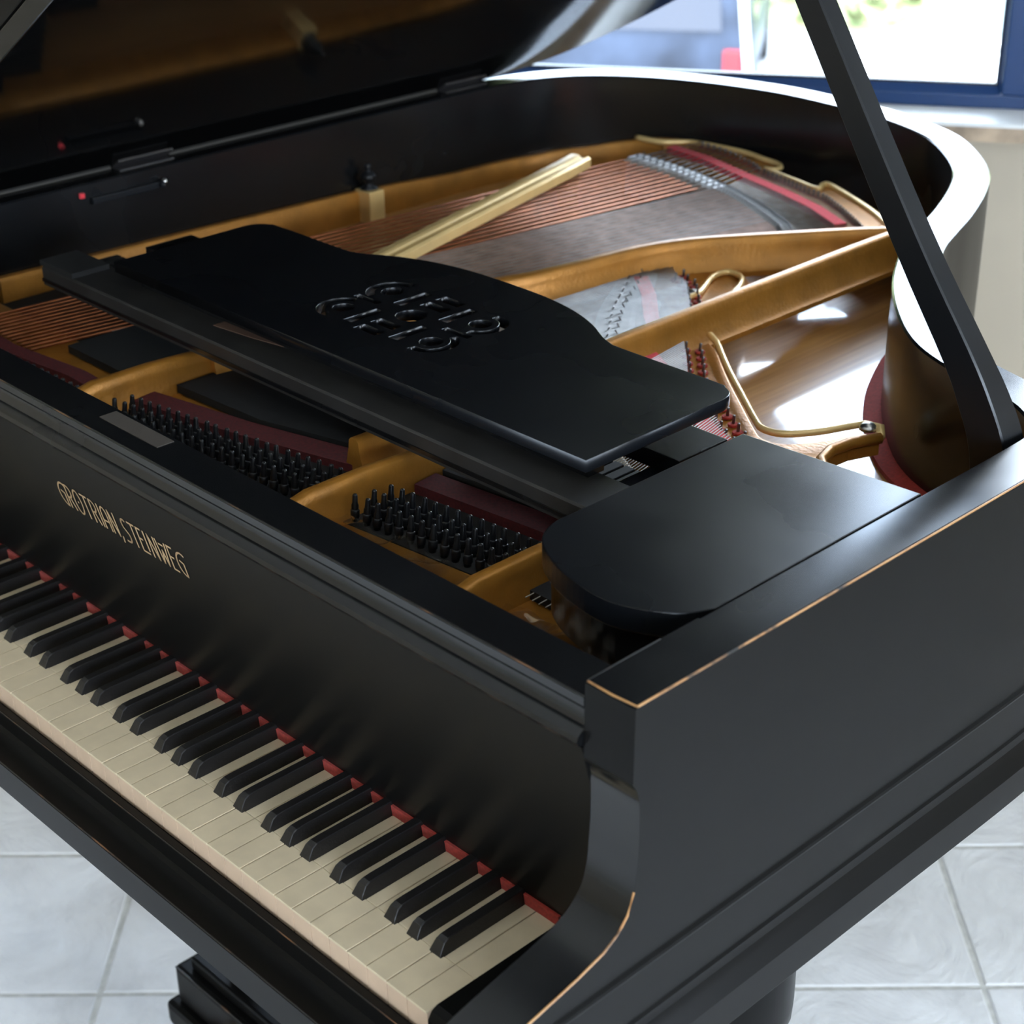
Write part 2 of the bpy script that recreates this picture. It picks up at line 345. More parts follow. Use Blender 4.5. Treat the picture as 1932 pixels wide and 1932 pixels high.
# --- dark van seen from behind, standing at d=13..17
def CW(ac, dc, ang):
    ca, sa = math.cos(ang), math.sin(ang)
    return lambda x, y, z: W(ac+x*ca-y*sa, dc+x*sa+y*ca, GZ+z)
van = empty('van', W(-2.75, 14.9, GZ), 'dark blue van parked outside the window, seen from behind', 'van')
X0_ = CW(-2.90, 13.0, R(3)); X = lambda x, y, z: X0_(x*1.28, y, z)
def section(y, hw, z0, z1, zr, hr):     # body section across x
    return [(-hw*.97, y, z0), (hw*.97, y, z0), (hw, y, z0+.25), (hw, y, z1), (hr, y, zr-.06), (hr-.10, y, zr), (-hr+.10, y, zr), (-hr, y, zr-.06), (-hw, y, z1), (-hw, y, z0+.25)]
b_ = MB(); secs = [section(.0, .93, .42, 1.02, 1.90, .80), section(.10, .95, .34, 1.04, 1.96, .82), section(3.0, .95, .30, 1.04, 1.98, .83), section(3.7, .94, .30, 1.0, 1.62, .78), section(4.0, .92, .30, .98, 1.10, .80), section(4.6, .86, .34, .84, .90, .74)]
b_.sweep([[X(*p) for p in s] for s in secs]); smooth_by_angle(b_.build('body', M_vanpaint, van, None))
b_ = MB(); b_.prism([(-.72, 1.06), (.72, 1.06), (.68, 1.74), (-.68, 1.74)], -.05, -.012, X=lambda x, y, z: X(x, z+(y-1.06)*.10, y)); b_.build('rear_window', M_vanglass, van)
for s in (-1, 1):
    b_ = MB(); b_.box(s*.80-.065 if s > 0 else -.865, s*.80+.065 if s > 0 else -.735, -.03, .10, .665, .89, X=X); b_.build('tail_lamp', M_lamp, van, 'red tail lamp', bev=.02)
    b_ = MB(); b_.box(s*.93-.02, s*.93+.02, .2, 3.2, 1.10, 1.62, X=lambda x, y, z: X(x-s*(z-1.1)*.2, y, z)); b_.build('side_window', M_vanglass, van)
    b_ = MB(); b_.box(s*.915-.02, s*.915+.035, -.02, .06, .62, 1.98, X=lambda x, y, z: X(x-s*max(0, z-1.0)*.12, y, z)); b_.build('corner_pillar', M_trim, van, 'pale grey corner pillar')
    for yy in (.85, 3.75):
        b_ = MB(); rg = []
        for xo in (-.11, .11): rg.append([X(s*.84+xo, yy+.33*math.cos(k*.3927), .33+.33*math.sin(k*.3927)) for k in range(16)])
        b_.sweep(rg); wh = b_.build('wheel', M_tyre, van, 'black road wheel')
b_ = MB(); b_.box(-.92, .92, -.10, .10, .34, .58, X=X); b_.build('bumper', M_vanpaint, van, bev=.03)
# --- silver white car, bonnet to the left
car = empty('car', W(1.3, 13.6, GZ), 'pale silver hatchback parked outside with its bonnet towards the van', 'car')
X2 = CW(-.98, 13.25, R(14))
def csec(x, hw, z0, zs, zt, ht): return [(x, -hw, z0), (x, hw, z0), (x, hw+.02, zs*.6), (x, hw, zs), (x, ht, zt), (x, -ht, zt), (x, -hw, zs), (x, -hw-.02, zs*.6)]
b_ = MB(); secs = [csec(0, .55, .35, .55, .62, .45), csec(.12, .74, .25, .66, .76, .60), csec(.5, .82, .22, .76, .87, .70), csec(1.05, .85, .22, .86, .97, .74), csec(1.2, .85, .22, .90, 1.0, .74), csec(3.6, .86, .22, .94, 1.0, .74), csec(3.95, .82, .3, .9, .96, .7), csec(4.1, .74, .4, .8, .86, .6)]
b_.sweep([[X2(*p) for p in s] for s in secs]); smooth_by_angle(b_.build('body', M_carpaint, car), 30)
b_ = MB(); secs = [csec(1.12, .76, .93, .96, .985, .70), csec(1.95, .72, .95, 1.05, 1.43, .56), csec(2.9, .72, .95, 1.05, 1.46, .56), csec(3.9, .72, .95, .98, 1.02, .66)]
b_.sweep([[X2(*p) for p in s] for s in secs]); b_.build('cabin_glass', M_carglass, car)
b_ = MB()
for s in (-1, 1):
    b_.tube([X2(1.12, s*.76, .97), X2(1.95, s*.60, 1.42), X2(2.9, s*.60, 1.46), X2(3.9, s*.70, 1.0)], .035)
    b_.tube([X2(2.5, s*.75, .97), X2(2.55, s*.60, 1.44)], .03)
    b_.tube([X2(1.12, s*.80, .985), X2(3.9, s*.78, 1.0)], .03)
b_.box(1.93, 2.95, -.60, .60, 1.435, 1.475, X=X2); b_.build('roof', M_carpaint, car)
for s in (-1, 1):
    b_ = MB(); b_.box(.03, .26, s*.60-.10, s*.60+.10, .56, .70, X=X2); b_.build('headlamp', M_clear, car, 'clear headlamp', bev=.02)
    b_ = MB(); b_.box(1.45, 1.62, s*.92-.09, s*.92+.09, .98, 1.10, X=X2); b_.build('wing_mirror', M_carpaint, car, 'wing mirror', bev=.03)
    for xx in (.72, 3.3):
        b_ = MB(); rg = []
        for yo in (-.10, .10): rg.append([X2(xx+.31*math.cos(k*.3927), s*.78+yo, .31+.31*math.sin(k*.3927)) for k in range(16)])
        b_.sweep(rg); b_.build('wheel', M_tyre, car, 'black road wheel')

# ================================================================== PIANO
piano = empty('grand_piano', PIANO, 'old black lacquered grand piano with open lid and gilt maker name on the fallboard', 'piano')
def part(mb, name, mt_, label=None, parent=None, **kw): return mb.build(name, mt_, parent or piano, label, **kw)
ZR = 1.025
inner = [(.079, .20), (.079, .40), (.079, .60), (.073, .648), (.049, .674), (.014, .693), (-.07, .722), (-.126, .756), (-.183, .814), (-.232, .878), (-.268, .938), (-.30, 1.0), (-.321, 1.057), (-.345, 1.125), (-.384, 1.215), (-.427, 1.288), (-.497, 1.36), (-.554, 1.398), (-.639, 1.428), (-.714, 1.439), (-.849, 1.442), (-.996, 1.406), (-1.10, 1.345), (-1.155, 1.27), (-1.174, 1.17), (-1.176, 1.05), (-1.176, .60), (-1.176, .20)]
IN = spl([Vector(p) for p in inner], 5); OUT = offset(IN, .046)
def rimsweep(prof, i0=0, i1=None):
    rings = []
    c = IN[i0:i1]
    tn = [(IN[min(i+1, len(IN)-1)]-IN[max(i-1, 0)]).normalized() for i in range(len(IN))][i0:i1]
    for p, t in zip(c, tn):
        n = Vector((t.y, -t.x)); rings.append([(p.x+n.x*d, p.y+n.y*d, z) for d, z in prof])
    return rings
b_ = MB(); bv = .0022
b_.sweep(rimsweep([(bv, ZR), (0, ZR-bv), (0, .684), (.046, .684), (.046, ZR-bv), (.046-bv, ZR)]))
rim = part(b_, 'rim', [M_lac], 'black lacquered curved outer rim'); smooth_by_angle(rim, 30)
# side faces of the rim outside are satin: second material by normal
me = rim.data; me.materials.append(M_lac2)
def seg_d(c, P_):
    best = 9
    for a, b2 in zip(P_, P_[1:]):
        ab = b2-a; t = max(0, min(1, (c-a).dot(ab)/ab.length_squared)); best = min(best, (c-a-ab*t).length)
    return best
for p in me.polygons:
    if abs(p.normal.z) < .3 and seg_d(Vector((p.center.x, p.center.y)), OUT) < .006: p.material_index = 1
# cheeks with curved arms
prof = [(.085, 1.0228), (.0872, 1.025), (.20, 1.025), (.20, .684), (-.045, .684), (-.064, .697), (-.071, .73), (-.069, .785), (-.062, .800), (-.048, .810), (-.014, .818), (.032, .827), (.058, .834), (.072, .842), (.082, .853), (.088, .870), (.090, .890), (.0915, .910), (.0915, .935), (.0905, .947), (.0875, .957), (.084, .963)]
for sx, lab in ((.079, 'black cheek with curved arm at the treble end'), (-1.222, 'black cheek with curved arm at the bass end')):
    pf = prof[:5]+[tuple(p) for p in spl([Vector(q) for q in prof[5:20]], 4)]+prof[20:]
    b_ = MB(); n = len(pf)
    x0, x1 = sx, sx+.046
    vs = [(x0, y, z) for y, z in pf]+[(x1, y, z) for y, z in pf]
    b_.add(vs, [tuple(range(n)), tuple(range(n, 2*n))[::-1]]+[(i, (i+1) % n, n+(i+1) % n, n+i) for i in range(n)])
    ck = part(b_, 'cheek', [M_lac2, M_lac], lab)
    for p in ck.data.polygons:
        if p.normal.z > .9 and p.center.z > 1.0: p.material_index = 1
        elif abs(p.normal.x) < .3 and p.center.z < .96: p.material_index = 1
    smooth_by_angle(ck, 30)
# moulding and base lip round the outside
def around(prof2, name, mt_, label):
    rings = [[(.125+d, y, z) for d, z in prof2] for y in (-.05, .02, .10, .18)]
    rings += rimsweep([(.046+d, z) for d, z in prof2], 1, None)
    b2 = MB(); b2.sweep(rings); return smooth_by_angle(part(b2, name, mt_, label), 22)
around([(0, .803), (.0022, .801), (.0028, .7985), (.0022, .796), (0, .794)], 'moulding', M_lac2, 'thin bead moulding round the rim')
around([(0, .752), (.002, .750), (.002, .747), (0, .745)], 'moulding', M_lac2, 'thin bead moulding round the rim')
around([(0, .738), (.003, .730), (.009, .7225), (.0105, .720), (.0105, .688), (.008, .684), (0, .684)], 'base_moulding', M_lac2, 'projecting base moulding round the rim')
# worn edges
def edge(pts, r, mt_=M_worn, lab='rubbed bare wood edge'):
    b2 = MB(); b2.tube(pts, r, 6); return part(b2, 'worn_edge', mt_, lab)
edge([(.1245, .087, 1.0243), (.1245, .30, 1.0243), (.1245, .62, 1.0243)], .0009)
edge([(.080, .0865, 1.0243), (.102, .0860, 1.0240), (.1245, .087, 1.0243)], .0008)
edge([(.080, .0865, 1.0243), (.0795, .12, 1.0246), (.0795, .16, 1.0246)], .0009, M_worn2)
edge([(.1245, y, z) for y, z in prof[4:16]], .0010, M_worn, None)
# keybed, key slip
b_ = MB()
pr = [(-.002, .700), (-.002, .7125), (-.0035, .7152), (-.0105, .7160), (-.0120, .7148), (-.0145, .703), (-.018, .6995), (-.024, .698), (-.036, .698), (-.0435, .700), (-.045, .6985), (-.045, .667), (-.043, .665), (.16, .665), (.16, .700)]
b_.add([(-1.176, y, z) for y, z in pr]+[(.0788, y, z) for y, z in pr], [tuple(range(15)), tuple(range(15, 30))[::-1]]+[(i, (i+1) % 15, 15+(i+1) % 15, 15+i) for i in range(15)])
ks = part(b_, 'key_slip', M_lac2, 'black key slip in front of the keys'); smooth_by_angle(ks, 25)
edge([(-1.17, -.0440, .6996), (-.6, -.0440, .6996), (.078, -.0440, .6996)], .0008, M_worn2, 'rubbed brown edge of the key slip')
edge([(-1.17, -.0113, .7154), (-.6, -.0113, .7154), (.078, -.0113, .7154)], .0006, M_worn2, 'rubbed brown edge of the key slip')
b_ = MB(); b_.box(-1.176, .079, .16, .34, .64, .684); part(b_, 'keybed', M_dull, 'underside of the keybed')
b_ = MB(); yz = [(-.02, .684), (-.02, .640), (.02, .618), (.430, .617), (.462, .621), (.485, .632), (.520, .660), (.560, .684)]
n = len(yz); b_.add([(.040, y, z) for y, z in yz]+[(.098-(.684-z)*.42, y, z) for y, z in yz], [tuple(range(n)), tuple(range(n, 2*n))[::-1]]+[(i, (i+1) % n, n+(i+1) % n, n+i) for i in range(n)])
part(b_, 'keybed_side', M_lac2, 'dark grey block under the rim above the leg', bev=.001)
# key block at the treble end
b_ = MB(); yz = [(.0, .716), (.0, .728), (.004, .734), (.010, .737), (.139, .737), (.139, .70), (0, .70)]
n = len(yz); b_.add([(.0010, y, z) for y, z in yz]+[(.0788, y, z) for y, z in yz], [tuple(range(n)), tuple(range(n, 2*n))[::-1]]+[(i, (i+1) % n, n+(i+1) % n, n+i) for i in range(n)])
part(b_, 'key_block', M_lac2, 'black key block beside the last white key')
# ---- keys
PT = .0235; NW = 50; KZ = .735
blacks = {}
offs = {2: .0042, 3: .0004, 4: -.0038, 6: .0030, 0: -.0030}
for k in range(1, NW):
    if k % 7 in offs and k > 1: blacks[k] = -k*PT+offs[k % 7]
for j in range(NW):
    xr = -j*PT-.00055; xl = -(j+1)*PT+.00055; HB = .0069
    tr = min(xr, blacks[j]-HB) if j in blacks else xr; tl = max(xl, blacks[j+1]+HB) if j+1 in blacks else xl
    dz = random.uniform(-.00025, .00025)
    b_ = MB(); b_.box(xl, xr, .0008, .0500, .710, KZ-.0022+dz); b_.box(tl, tr, .0500, .1395, .716, KZ-.0022+dz)
    wk = part(b_, 'white_key', M_ivory2)
    b_ = MB(); b_.box(xl, xr, -.0002, .0498, KZ-.0022+dz, KZ+dz); b_.box(tl, tr, .0501, .1395, KZ-.0022+dz, KZ+dz)
    tp = b_.build('key_top', M_ivory, wk, None, bev=.0005)
for k, xc in blacks.items():
    b_ = MB(); hb, ht = .0066, .0046; y0 = .0462
    rings = []
    for y, zt, s in ((y0, .0008, 1), (y0+.0012, .0035, .97), (y0+.0060, .0105, .80), (y0+.0105, .0125, .74), (y0+.018, .0130, .72), (.1395, .0130, .72)):
        z1 = KZ+zt; hw = hb+(ht-hb)*(zt/.013)
        rings.append([(xc-hb, y, KZ-.012), (xc+hb, y, KZ-.012), (xc+hb*1.0, y, KZ), (xc+hw, y, z1-.0008 if zt > .002 else z1), (xc+hw-.0008, y, z1), (xc-hw+.0008, y, z1), (xc-hw, y, z1-.0008 if zt > .002 else z1), (xc-hb, y, KZ)])
    b_.sweep(rings); part(b_, 'black_key', M_ebony, smooth=False)
b_ = MB(); b_.box(-1.175, .002, .1372, .1400, .7345, .7445); part(b_, 'felt_strip', M_felt, 'red felt strip behind the keys')
# ---- fallboard
FA = Vector((0, .085, .962)); FB = Vector((0, .1385, .7465)); FD = (FB-FA).normalized()
pr = [(.0845, .9715), (.0825, .9713), (.085, .962), (.0985, .909), (.112, .853), (.126, .797), (.1335, .767), (.1375, .752), (.1395, .745), (.153, .745), (.150, .80), (.115, .955), (.10, .9715)]
b_ = MB(); n = len(pr); b_.add([(-1.175, y, z) for y, z in pr]+[(.0785, y, z) for y, z in pr], [tuple(range(n)), tuple(range(n, 2*n))[::-1]]+[(i, (i+1) % n, n+(i+1) % n, n+i) for i in range(n)])
fb = part(b_, 'fallboard', M_lac2, 'open black fallboard with gilt lettering'); smooth_by_angle(fb, 20)
pr = [(.084, .9722), (.0795, .9735), (.0775, .977), (.0785, .981), (.082, .984), (.0875, .986), (.0895, .992), (.0895, .998), (.086, 1.001), (.0845, 1.004), (.0845, 1.0105), (.086, 1.012), (.1258, 1.012), (.127, 1.0108), (.127, .998), (.115, .998), (.110, .975)]
b_ = MB(); n = len(pr); b_.add([(-1.175, y, z) for y, z in pr]+[(.0785, y, z) for y, z in pr], [tuple(range(n)), tuple(range(n, 2*n))[::-1]]+[(i, (i+1) % n, n+(i+1) % n, n+i) for i in range(n)])
br = part(b_, 'front_board', M_lac, 'black board along the front above the fallboard'); smooth_by_angle(br, 25)
edge([(-1.17, .0850, 1.0115), (-.5, .0850, 1.0115), (.078, .0850, 1.0115)], .0006, M_worn2, 'rubbed brown edge')
b_ = MB(); b_.prism([(-.556, .104), (-.462, .104), (-.462, .122), (-.556, .122)], 1.0119, 1.0126); part(b_, 'paper_strip', mat('brown_paper', (.045, .036, .028), .7), 'small brown strip lying on the front board')
# gilt letters as strokes: name -> list of polylines on a 0..1 box
def arc(cx, cy, rx, ry, a0, a1, n=10): return [(cx+rx*math.cos(R(a0+(a1-a0)*i/n)), cy+ry*math.sin(R(a0+(a1-a0)*i/n))) for i in range(n+1)]
L = {
 'G': (.62, [arc(.55, .5, .5, .5, 60, 270, 14)+[(.58, 0), (.58, .55), (.30, .62)]]),
 'R': (.55, [[(.05, 0), (.05, 1)]+arc(.20, .74, .30, .26, 90, -90, 8)+[(.08, .48)], [(.28, .46), (.52, 0)]]),
 'O': (.66, [arc(.33, .5, .33, .52, 0, 360, 20), [(.31, .5), (.35, .5)]]),
 'T': (.56, [[(0, 1), (.56, 1)], [(.28, 1), (.28, 0)]]),
 'I': (.10, [[(.05, 0), (.05, 1)]]),
 'A': (.54, [[(.0, 0), (.02, .55)]+arc(.27, .66, .25, .34, 180, 0, 8)+[(.52, 0)], [(.02, .38), (.52, .38)]]),
 'N': (.54, [[(.02, 0), (.04, 1), (.50, 0), (.52, 1)]]),
 ',': (.14, [[(.07, .06), (.02, -.18)]]),
 'S': (.50, [arc(.26, .78, .22, .22, 50, 180, 6)+[(.10, .62), (.42, .38)]+arc(.24, .24, .22, .24, 20, -90, 6)+[(0, 0)]]),
 'E': (.40, [[(.40, 1), (.02, 1), (.02, 0), (.42, 0)], [(.02, .55), (.34, .55)]]),
 'e': (.40, [[(.36, 1), (.02, 1), (.02, 0), (.56, 0)], [(.02, .55), (.30, .55)]]),
 'i': (.18, [[(.05, .15), (.05, 1)]]),
 'W': (.78, [[(0, 1), (.20, 0), (.39, .62), (.58, 0), (.78, 1)], [(.25, .86), (.55, .86)]]),
}
# the painted maker name, letter by letter
word = 'GROTRIAN,STeiNWEG'
hgt = .0275; tot = sum(L[c][0] for c in word)+.17*(len(word)-1)+.12
wdt = .2135; sxl = wdt/tot; x = -.642
nF = Vector((0, FD.z, -FD.y)).normalized()
if nF.y > 0: nF = -nF
for ci, c in enumerate(word):
    b_ = MB(); lw = .00115
    for pl in L[c][1]:
        P3 = [FA+FD*(.0685-(yy)*hgt)+Vector((x+xx*sxl, 0, 0))+nF*.00035 for xx, yy in pl]
        for i in range(len(P3)-1):
            t = (P3[i+1]-P3[i]); 
            if t.length < 1e-6: continue
            t.normalize(); s_ = t.cross(nF)*lw; e_ = t*lw*.6
            a_, c_ = P3[i]-e_, P3[i+1]+e_
            k = len(b_.v); b_.v += [tuple(a_-s_), tuple(a_+s_), tuple(c_+s_), tuple(c_-s_)]; b_.f.append((k, k+1, k+2, k+3))
    b_.build('letter', M_gilt, fb, None)
    x += (L[c][0]+.17+(.12 if c == ',' else 0))*sxl

# ---- soundboard
sbp = [Vector((.081, .26))]+[p for p in offset(IN, .003)[3:-3]]+[Vector((-1.178, .26))]
b_ = MB(); b_.prism([(p.x, p.y) for p in sbp], .868, .878); sb = part(b_, 'soundboard', M_sb, 'amber varnished spruce soundboard')
b_ = MB(); b_.prism([(p.x, p.y) for p in sbp], .700, .704); part(b_, 'bottom_board', M_dull, 'dark underside')
# red felt along the rim bottom by the bent side
i0 = min(range(len(IN)), key=lambda i: (IN[i]-Vector((.02, .69))).length); i1 = min(range(len(IN)), key=lambda i: (IN[i]-Vector((-.318, 1.05))).length)
A_ = offset(IN, .001)[i0:i1]; nA = len(A_); B_ = []
for i, p in enumerate(offset(IN, -1)[i0:i1]):
    t = i/(nA-1); wd = .004+.016*math.sin(math.pi*min(1, max(0, t*.95)))**.7; q = A_[i]; B_.append(q+(p-q).normalized()*wd)
b_ = MB(); b_.sweep([[(a.x, a.y, .878), (a.x, a.y, .888), (b2.x, b2.y, .8835), (b2.x, b2.y, .878)] for a, b2 in zip(A_, B_)]); part(b_, 'felt_edging', M_felt, 'red felt strip between soundboard and rim')
# ---- iron plate
plate_parts = MB(); PZ0, PZ1 = .914, .926
front = [(-1.175, .128), (.078, .128), (.078, .30), (-1.175, .30)]
plate_parts.prism(front, PZ0, PZ1)
inn = offset(IN, -.0015)
def inseg(p, q):
    a = min(range(len(inn)), key=lambda i: (inn[i]-Vector(p)).length); c = min(range(len(inn)), key=lambda i: (inn[i]-Vector(q)).length); return [(v.x, v.y) for v in inn[a:c+1]]
# bass side sheet with raised wall
wz = [(.30, .937), (.60, .931), (.92, .922), (1.09, .909), (1.25, .908), (1.33, .915), (1.37, .925), (1.41, .934)]
# tail sheet
hl = [(-.965, 1.340), (-.887, 1.333), (-.794, 1.305), (-.693, 1.276), (-.616, 1.248), (-.550, 1.212), (-.50, 1.19), (-.45, 1.185), (-.405, 1.16)]
tail_out = [(-.525, 1.291), (-.570, 1.320), (-.628, 1.351), (-.680, 1.372), (-.726, 1.357), (-.794, 1.373), (-.795, 1.402), (-.828, 1.409), (-.879, 1.418), (-.960, 1.408), (-1.0, 1.379)]
tail = hl[:7]
plate_parts.prism(tail+tail_out, .915, .9285)
plate_parts.prism([(-.50, 1.19), (-.45, 1.185), (-.405, 1.16), (-.352, 1.13), (-.40, 1.235), (-.46, 1.30), (-.525, 1.291)], .915, .9285)
# middle hitch sheet between the struts and treble sheet
plate_parts.prism([(-.615, .900), (-.565, .885), (-.50, .835), (-.42, .775), (-.42, .86), (-.475, .93), (-.505, .985), (-.555, 1.02), (-.60, 1.0)], PZ0, PZ1)
ridge = [(-.414, .80), (-.398, .790), (-.387, .782), (-.334, .736), (-.278, .691), (-.23, .653), (-.210, .641), (-.188, .646), (-.168, .672), (-.156, .699), (-.146, .722)]
RG = [(p.x, p.y) for p in spl([Vector(p) for p in ridge], 4)]
plate_parts.prism([(-.445, .62), (-.445, .81)]+RG+[(-.130, .726), (-.120, .712), (-.133, .679), (-.136, .647), (-.125, .61), (-.08, .575), (0, .53), (.076, .49), (.076, .36), (-.16, .40), (-.25, .55)][:], PZ0-.001, PZ1-.0005)
# front bridging webs under the desk (left and right of each string field)
iron = part(plate_parts, 'iron_plate', M_gold, 'gold painted cast iron plate with struts', bev=.0015)
def sub(mb, name, mt_, label=None, **kw): return mb.build(name, mt_, iron, label, **kw)
def wzi(p):
    y = p.y if p.x < -1.1 else p.y+(p.x+1.1)*.15
    for (y0, z0), (y1, z1) in zip(wz, wz[1:]):
        if y <= y1: return z0+(z1-z0)*max(0, (y-y0)/(y1-y0))
    return wz[-1][1]
ci = min(range(len(inn)), key=lambda i: (inn[i]-Vector((-.960, 1.42))).length); cj = min(range(len(inn)), key=lambda i: (inn[i]-Vector((-1.176, .31))).length)
rings = []
for i in range(ci, cj+1):
    p = inn[i]; t = (inn[min(i+1, len(inn)-1)]-inn[i-1]).normalized(); n_in = Vector((-t.y, t.x)); z = wzi(p)
    q1 = p+n_in*.009; q2 = p+n_in*.013
    rings.append([(p.x, p.y, .876), (p.x, p.y, z), (q1.x, q1.y, z), ((q2.x), (q2.y), z-.006), (q2.x, q2.y, .876)])
b_ = MB(); b_.sweep(rings); smooth_by_angle(sub(b_, 'plate_wall', M_gold, 'gold raised plate wall along the inside of the rim'), 40)
b_ = MB(); b_.tube([(x, y, .936) for x, y in RG]+[(-.130, .726, .934), (-.121, .714, .932)], [.0038]*len(RG)+[.006, .005], 8); sub(b_, 'ridge', M_goldlit, 'raised gold lip round the soundboard opening', smooth=True)
b_ = MB(); b_.tube([(-.121, .714, .931), (-.133, .682, .932), (-.137, .655, .932), (-.130, .630, .932), (-.10, .600, .931), (-.03, .552, .930), (.07, .497, .930)], .006, 8); sub(b_, 'ridge', M_gold, 'raised gold lip of the treble corner', smooth=True)
tr1 = spl([Vector(p) for p in [(-1.05, 1.372), (-1.0, 1.379), (-.965, 1.409), (-.879, 1.420), (-.828, 1.411), (-.795, 1.404), (-.780, 1.391), (-.781, 1.373), (-.794, 1.373)]], 4)
b_ = MB(); b_.tube([(p.x, p.y, .932) for p in tr1], .0045, 8); sub(b_, 'ridge', M_goldlit, 'raised gold lip at the tail with an S bend', smooth=True)
tr2 = spl([Vector(p) for p in [(-.794, 1.373), (-.726, 1.357), (-.690, 1.347), (-.676, 1.348), (-.684, 1.367), (-.677, 1.374), (-.628, 1.351), (-.570, 1.320), (-.525, 1.291), (-.47, 1.25), (-.425, 1.21)]], 4)
b_ = MB(); b_.tube([(p.x, p.y, .931) for p in tr2], .0045, 8); sub(b_, 'ridge', M_goldlit, 'raised gold lip behind the hitch pins', smooth=True)
def beam(pts, wt, wb, z0, zt, name='strut', mt_=M_gold, label=None, flange=0):
    b2 = MB(); pv = [Vector(p) for p in pts]; rings = []
    for i, p in enumerate(pv):
        t = (pv[min(i+1, len(pv)-1)]-pv[max(i-1, 0)]).normalized(); n2 = Vector((t.y, -t.x))
        zt_ = zt[i] if isinstance(zt, (list, tuple)) else zt; a_ = wt/2; c_ = wb/2
        pr_ = [(-c_, z0), (c_, z0), (c_, z0+.006), (c_*.62+a_*.2, z0+.010), (a_*1.15, zt_-.012), (a_, zt_-.003), (a_-.003, zt_), (-a_+.003, zt_), (-a_, zt_-.003), (-a_*1.15, zt_-.012), (-c_*.62-a_*.2, z0+.010), (-c_, z0+.006)]
        rings.append([(p.x+n2.x*d, p.y+n2.y*d, z) for d, z in pr_])
    b2.sweep(rings); return smooth_by_angle(sub(b2, name, mt_, label), 50)
s2 = spl([Vector(p) for p in [(-.728, .34), (-.700, .52), (-.667, .686), (-.648, .75), (-.634, .827), (-.621, .91), (-.596, .975), (-.558, 1.033), (-.518, 1.089), (-.477, 1.145), (-.440, 1.19)]], 3)
beam(s2, .016, .046, .918, .965, label='long curved gold strut')
s3 = [(-.434, .30), (-.434, .55), (-.434, .80), (-.434, .95), (-.434, 1.10), (-.432, 1.19), (-.40, 1.25)]
beam(s3, .014, .044, .918, .965, label='straight gold strut')
for xx in (-.735, -.378, -.156): beam([(xx, .132), (xx, .20), (xx, .27), (xx, .36)], .014, .022, .920, [.950, .965, .965, .960], label='gold strut beside the tuning pins')
b_ = MB(); A_ = Vector((-.828, .640)); C_ = Vector((-.968, 1.152)); t = (C_-A_).normalized(); n2 = Vector((t.y, -t.x))
pr_ = [(-.018, .944), (.018, .944), (.019, .957), (.015, .9600), (.011, .9585), (.008, .9565), (.003, .9565), (.0005, .9595), (-.004, .9608), (-.013, .9606), (-.0175, .958)]
rings = [[(q.x+n2.x*d, q.y+n2.y*d, z+zo) for d, z in pr_] for q, zo in ((A_-t*.12, -.004), (A_, 0), (C_-t*.03, 0), (C_+t*.012, .001))]
b_.sweep(rings); sub(b_, 'cross_strut', M_goldlit, 'gold grooved diagonal bar across the bass strings, coloured paler for window light', bev=.0006)
# pillar with black finial
b_ = MB(); b_.box(-1.005, -.985, 1.150, 1.176, .878, .945); sub(b_, 'bar_foot', M_goldlit, 'foot of the diagonal bar', bev=.002)
b_ = MB(); b_.box(-1.172, -1.138, .902, .930, .878, .926); sub(b_, 'pillar', M_goldlit, 'small gold pillar on the plate wall', bev=.002)
b_ = MB(); b_.lathe([(.0, 0), (.013, 0), (.013, .003), (.007, .006), (.006, .010), (.010, .014), (.0115, .019), (.009, .024), (.0045, .026), (.0035, .029), (.005, .032), (.004, .037), (.0, .039)], (-1.157, .917, .925), 14); sub(b_, 'finial_nut', M_blue, 'black turned finial nut', smooth=True)
ar = spl([Vector(p) for p in [(-.520, .872), (-.522, .905), (-.535, .935), (-.548, .965), (-.545, .990), (-.520, .985), (-.500, .955), (-.485, .915), (-.470, .89)]], 4)
b_ = MB(); b_.tube([(p.x, p.y, .930) for p in ar], .0038, 8); sub(b_, 'ridge', M_goldlit, 'arched gold lip between the long struts', smooth=True)
# bolts
for c in ((-.137, .715, .935), (-.531, .906, .926)):
    b_ = MB(); b_.lathe([(0, 0), (.009, 0), (.009, .003), (.006, .006), (0, .007)], c, 14); bo = sub(b_, 'bolt', M_nickel, 'round headed steel bolt', smooth=True)
# ---- red felt strips and hitch pins
def felt(pts, wdt_, z0, z1, mt_, lab):
    b2 = MB(); pv = [Vector(p) for p in pts]; rings = []
    for i, p in enumerate(pv):
        t = (pv[min(i+1, len(pv)-1)]-pv[max(i-1, 0)]).normalized(); n2 = Vector((t.y, -t.x))*wdt_/2
        rings.append([(p.x-n2.x, p.y-n2.y, z0), (p.x+n2.x, p.y+n2.y, z0), (p.x+n2.x, p.y+n2.y, z1), (p.x-n2.x, p.y-n2.y, z1)])
    b2.sweep(rings); return b2.build('felt_strip', mt_, piano, lab)
felt([(-.963, 1.357), (-.887, 1.347), (-.794, 1.318), (-.693, 1.289), (-.616, 1.261), (-.548, 1.225)], .018, .928, .9372, M_felt2, 'scarlet felt strip under the tail strings')
felt([(-.600, .889), (-.55, .848), (-.50, .797), (-.455, .757)], .018, .926, .9366, M_felt2, 'scarlet felt strip under the middle strings')
felt([(-.425, .710), (-.36, .672), (-.29, .625), (-.22, .590), (-.17, .575)], .018, .926, .9366, M_felt2, 'scarlet felt strip under the treble strings')
felt([(-1.16, .232), (-.954, .222), (-.831, .236), (-.745, .232)], .020, .926, .936, M_darkfelt, 'dark red felt strip behind the tuning pins')
felt([(-.725, .252), (-.584, .278), (-.428, .318), (-.39, .326)], .030, .926, .936, M_darkfelt, 'dark red felt strip behind the tuning pins')
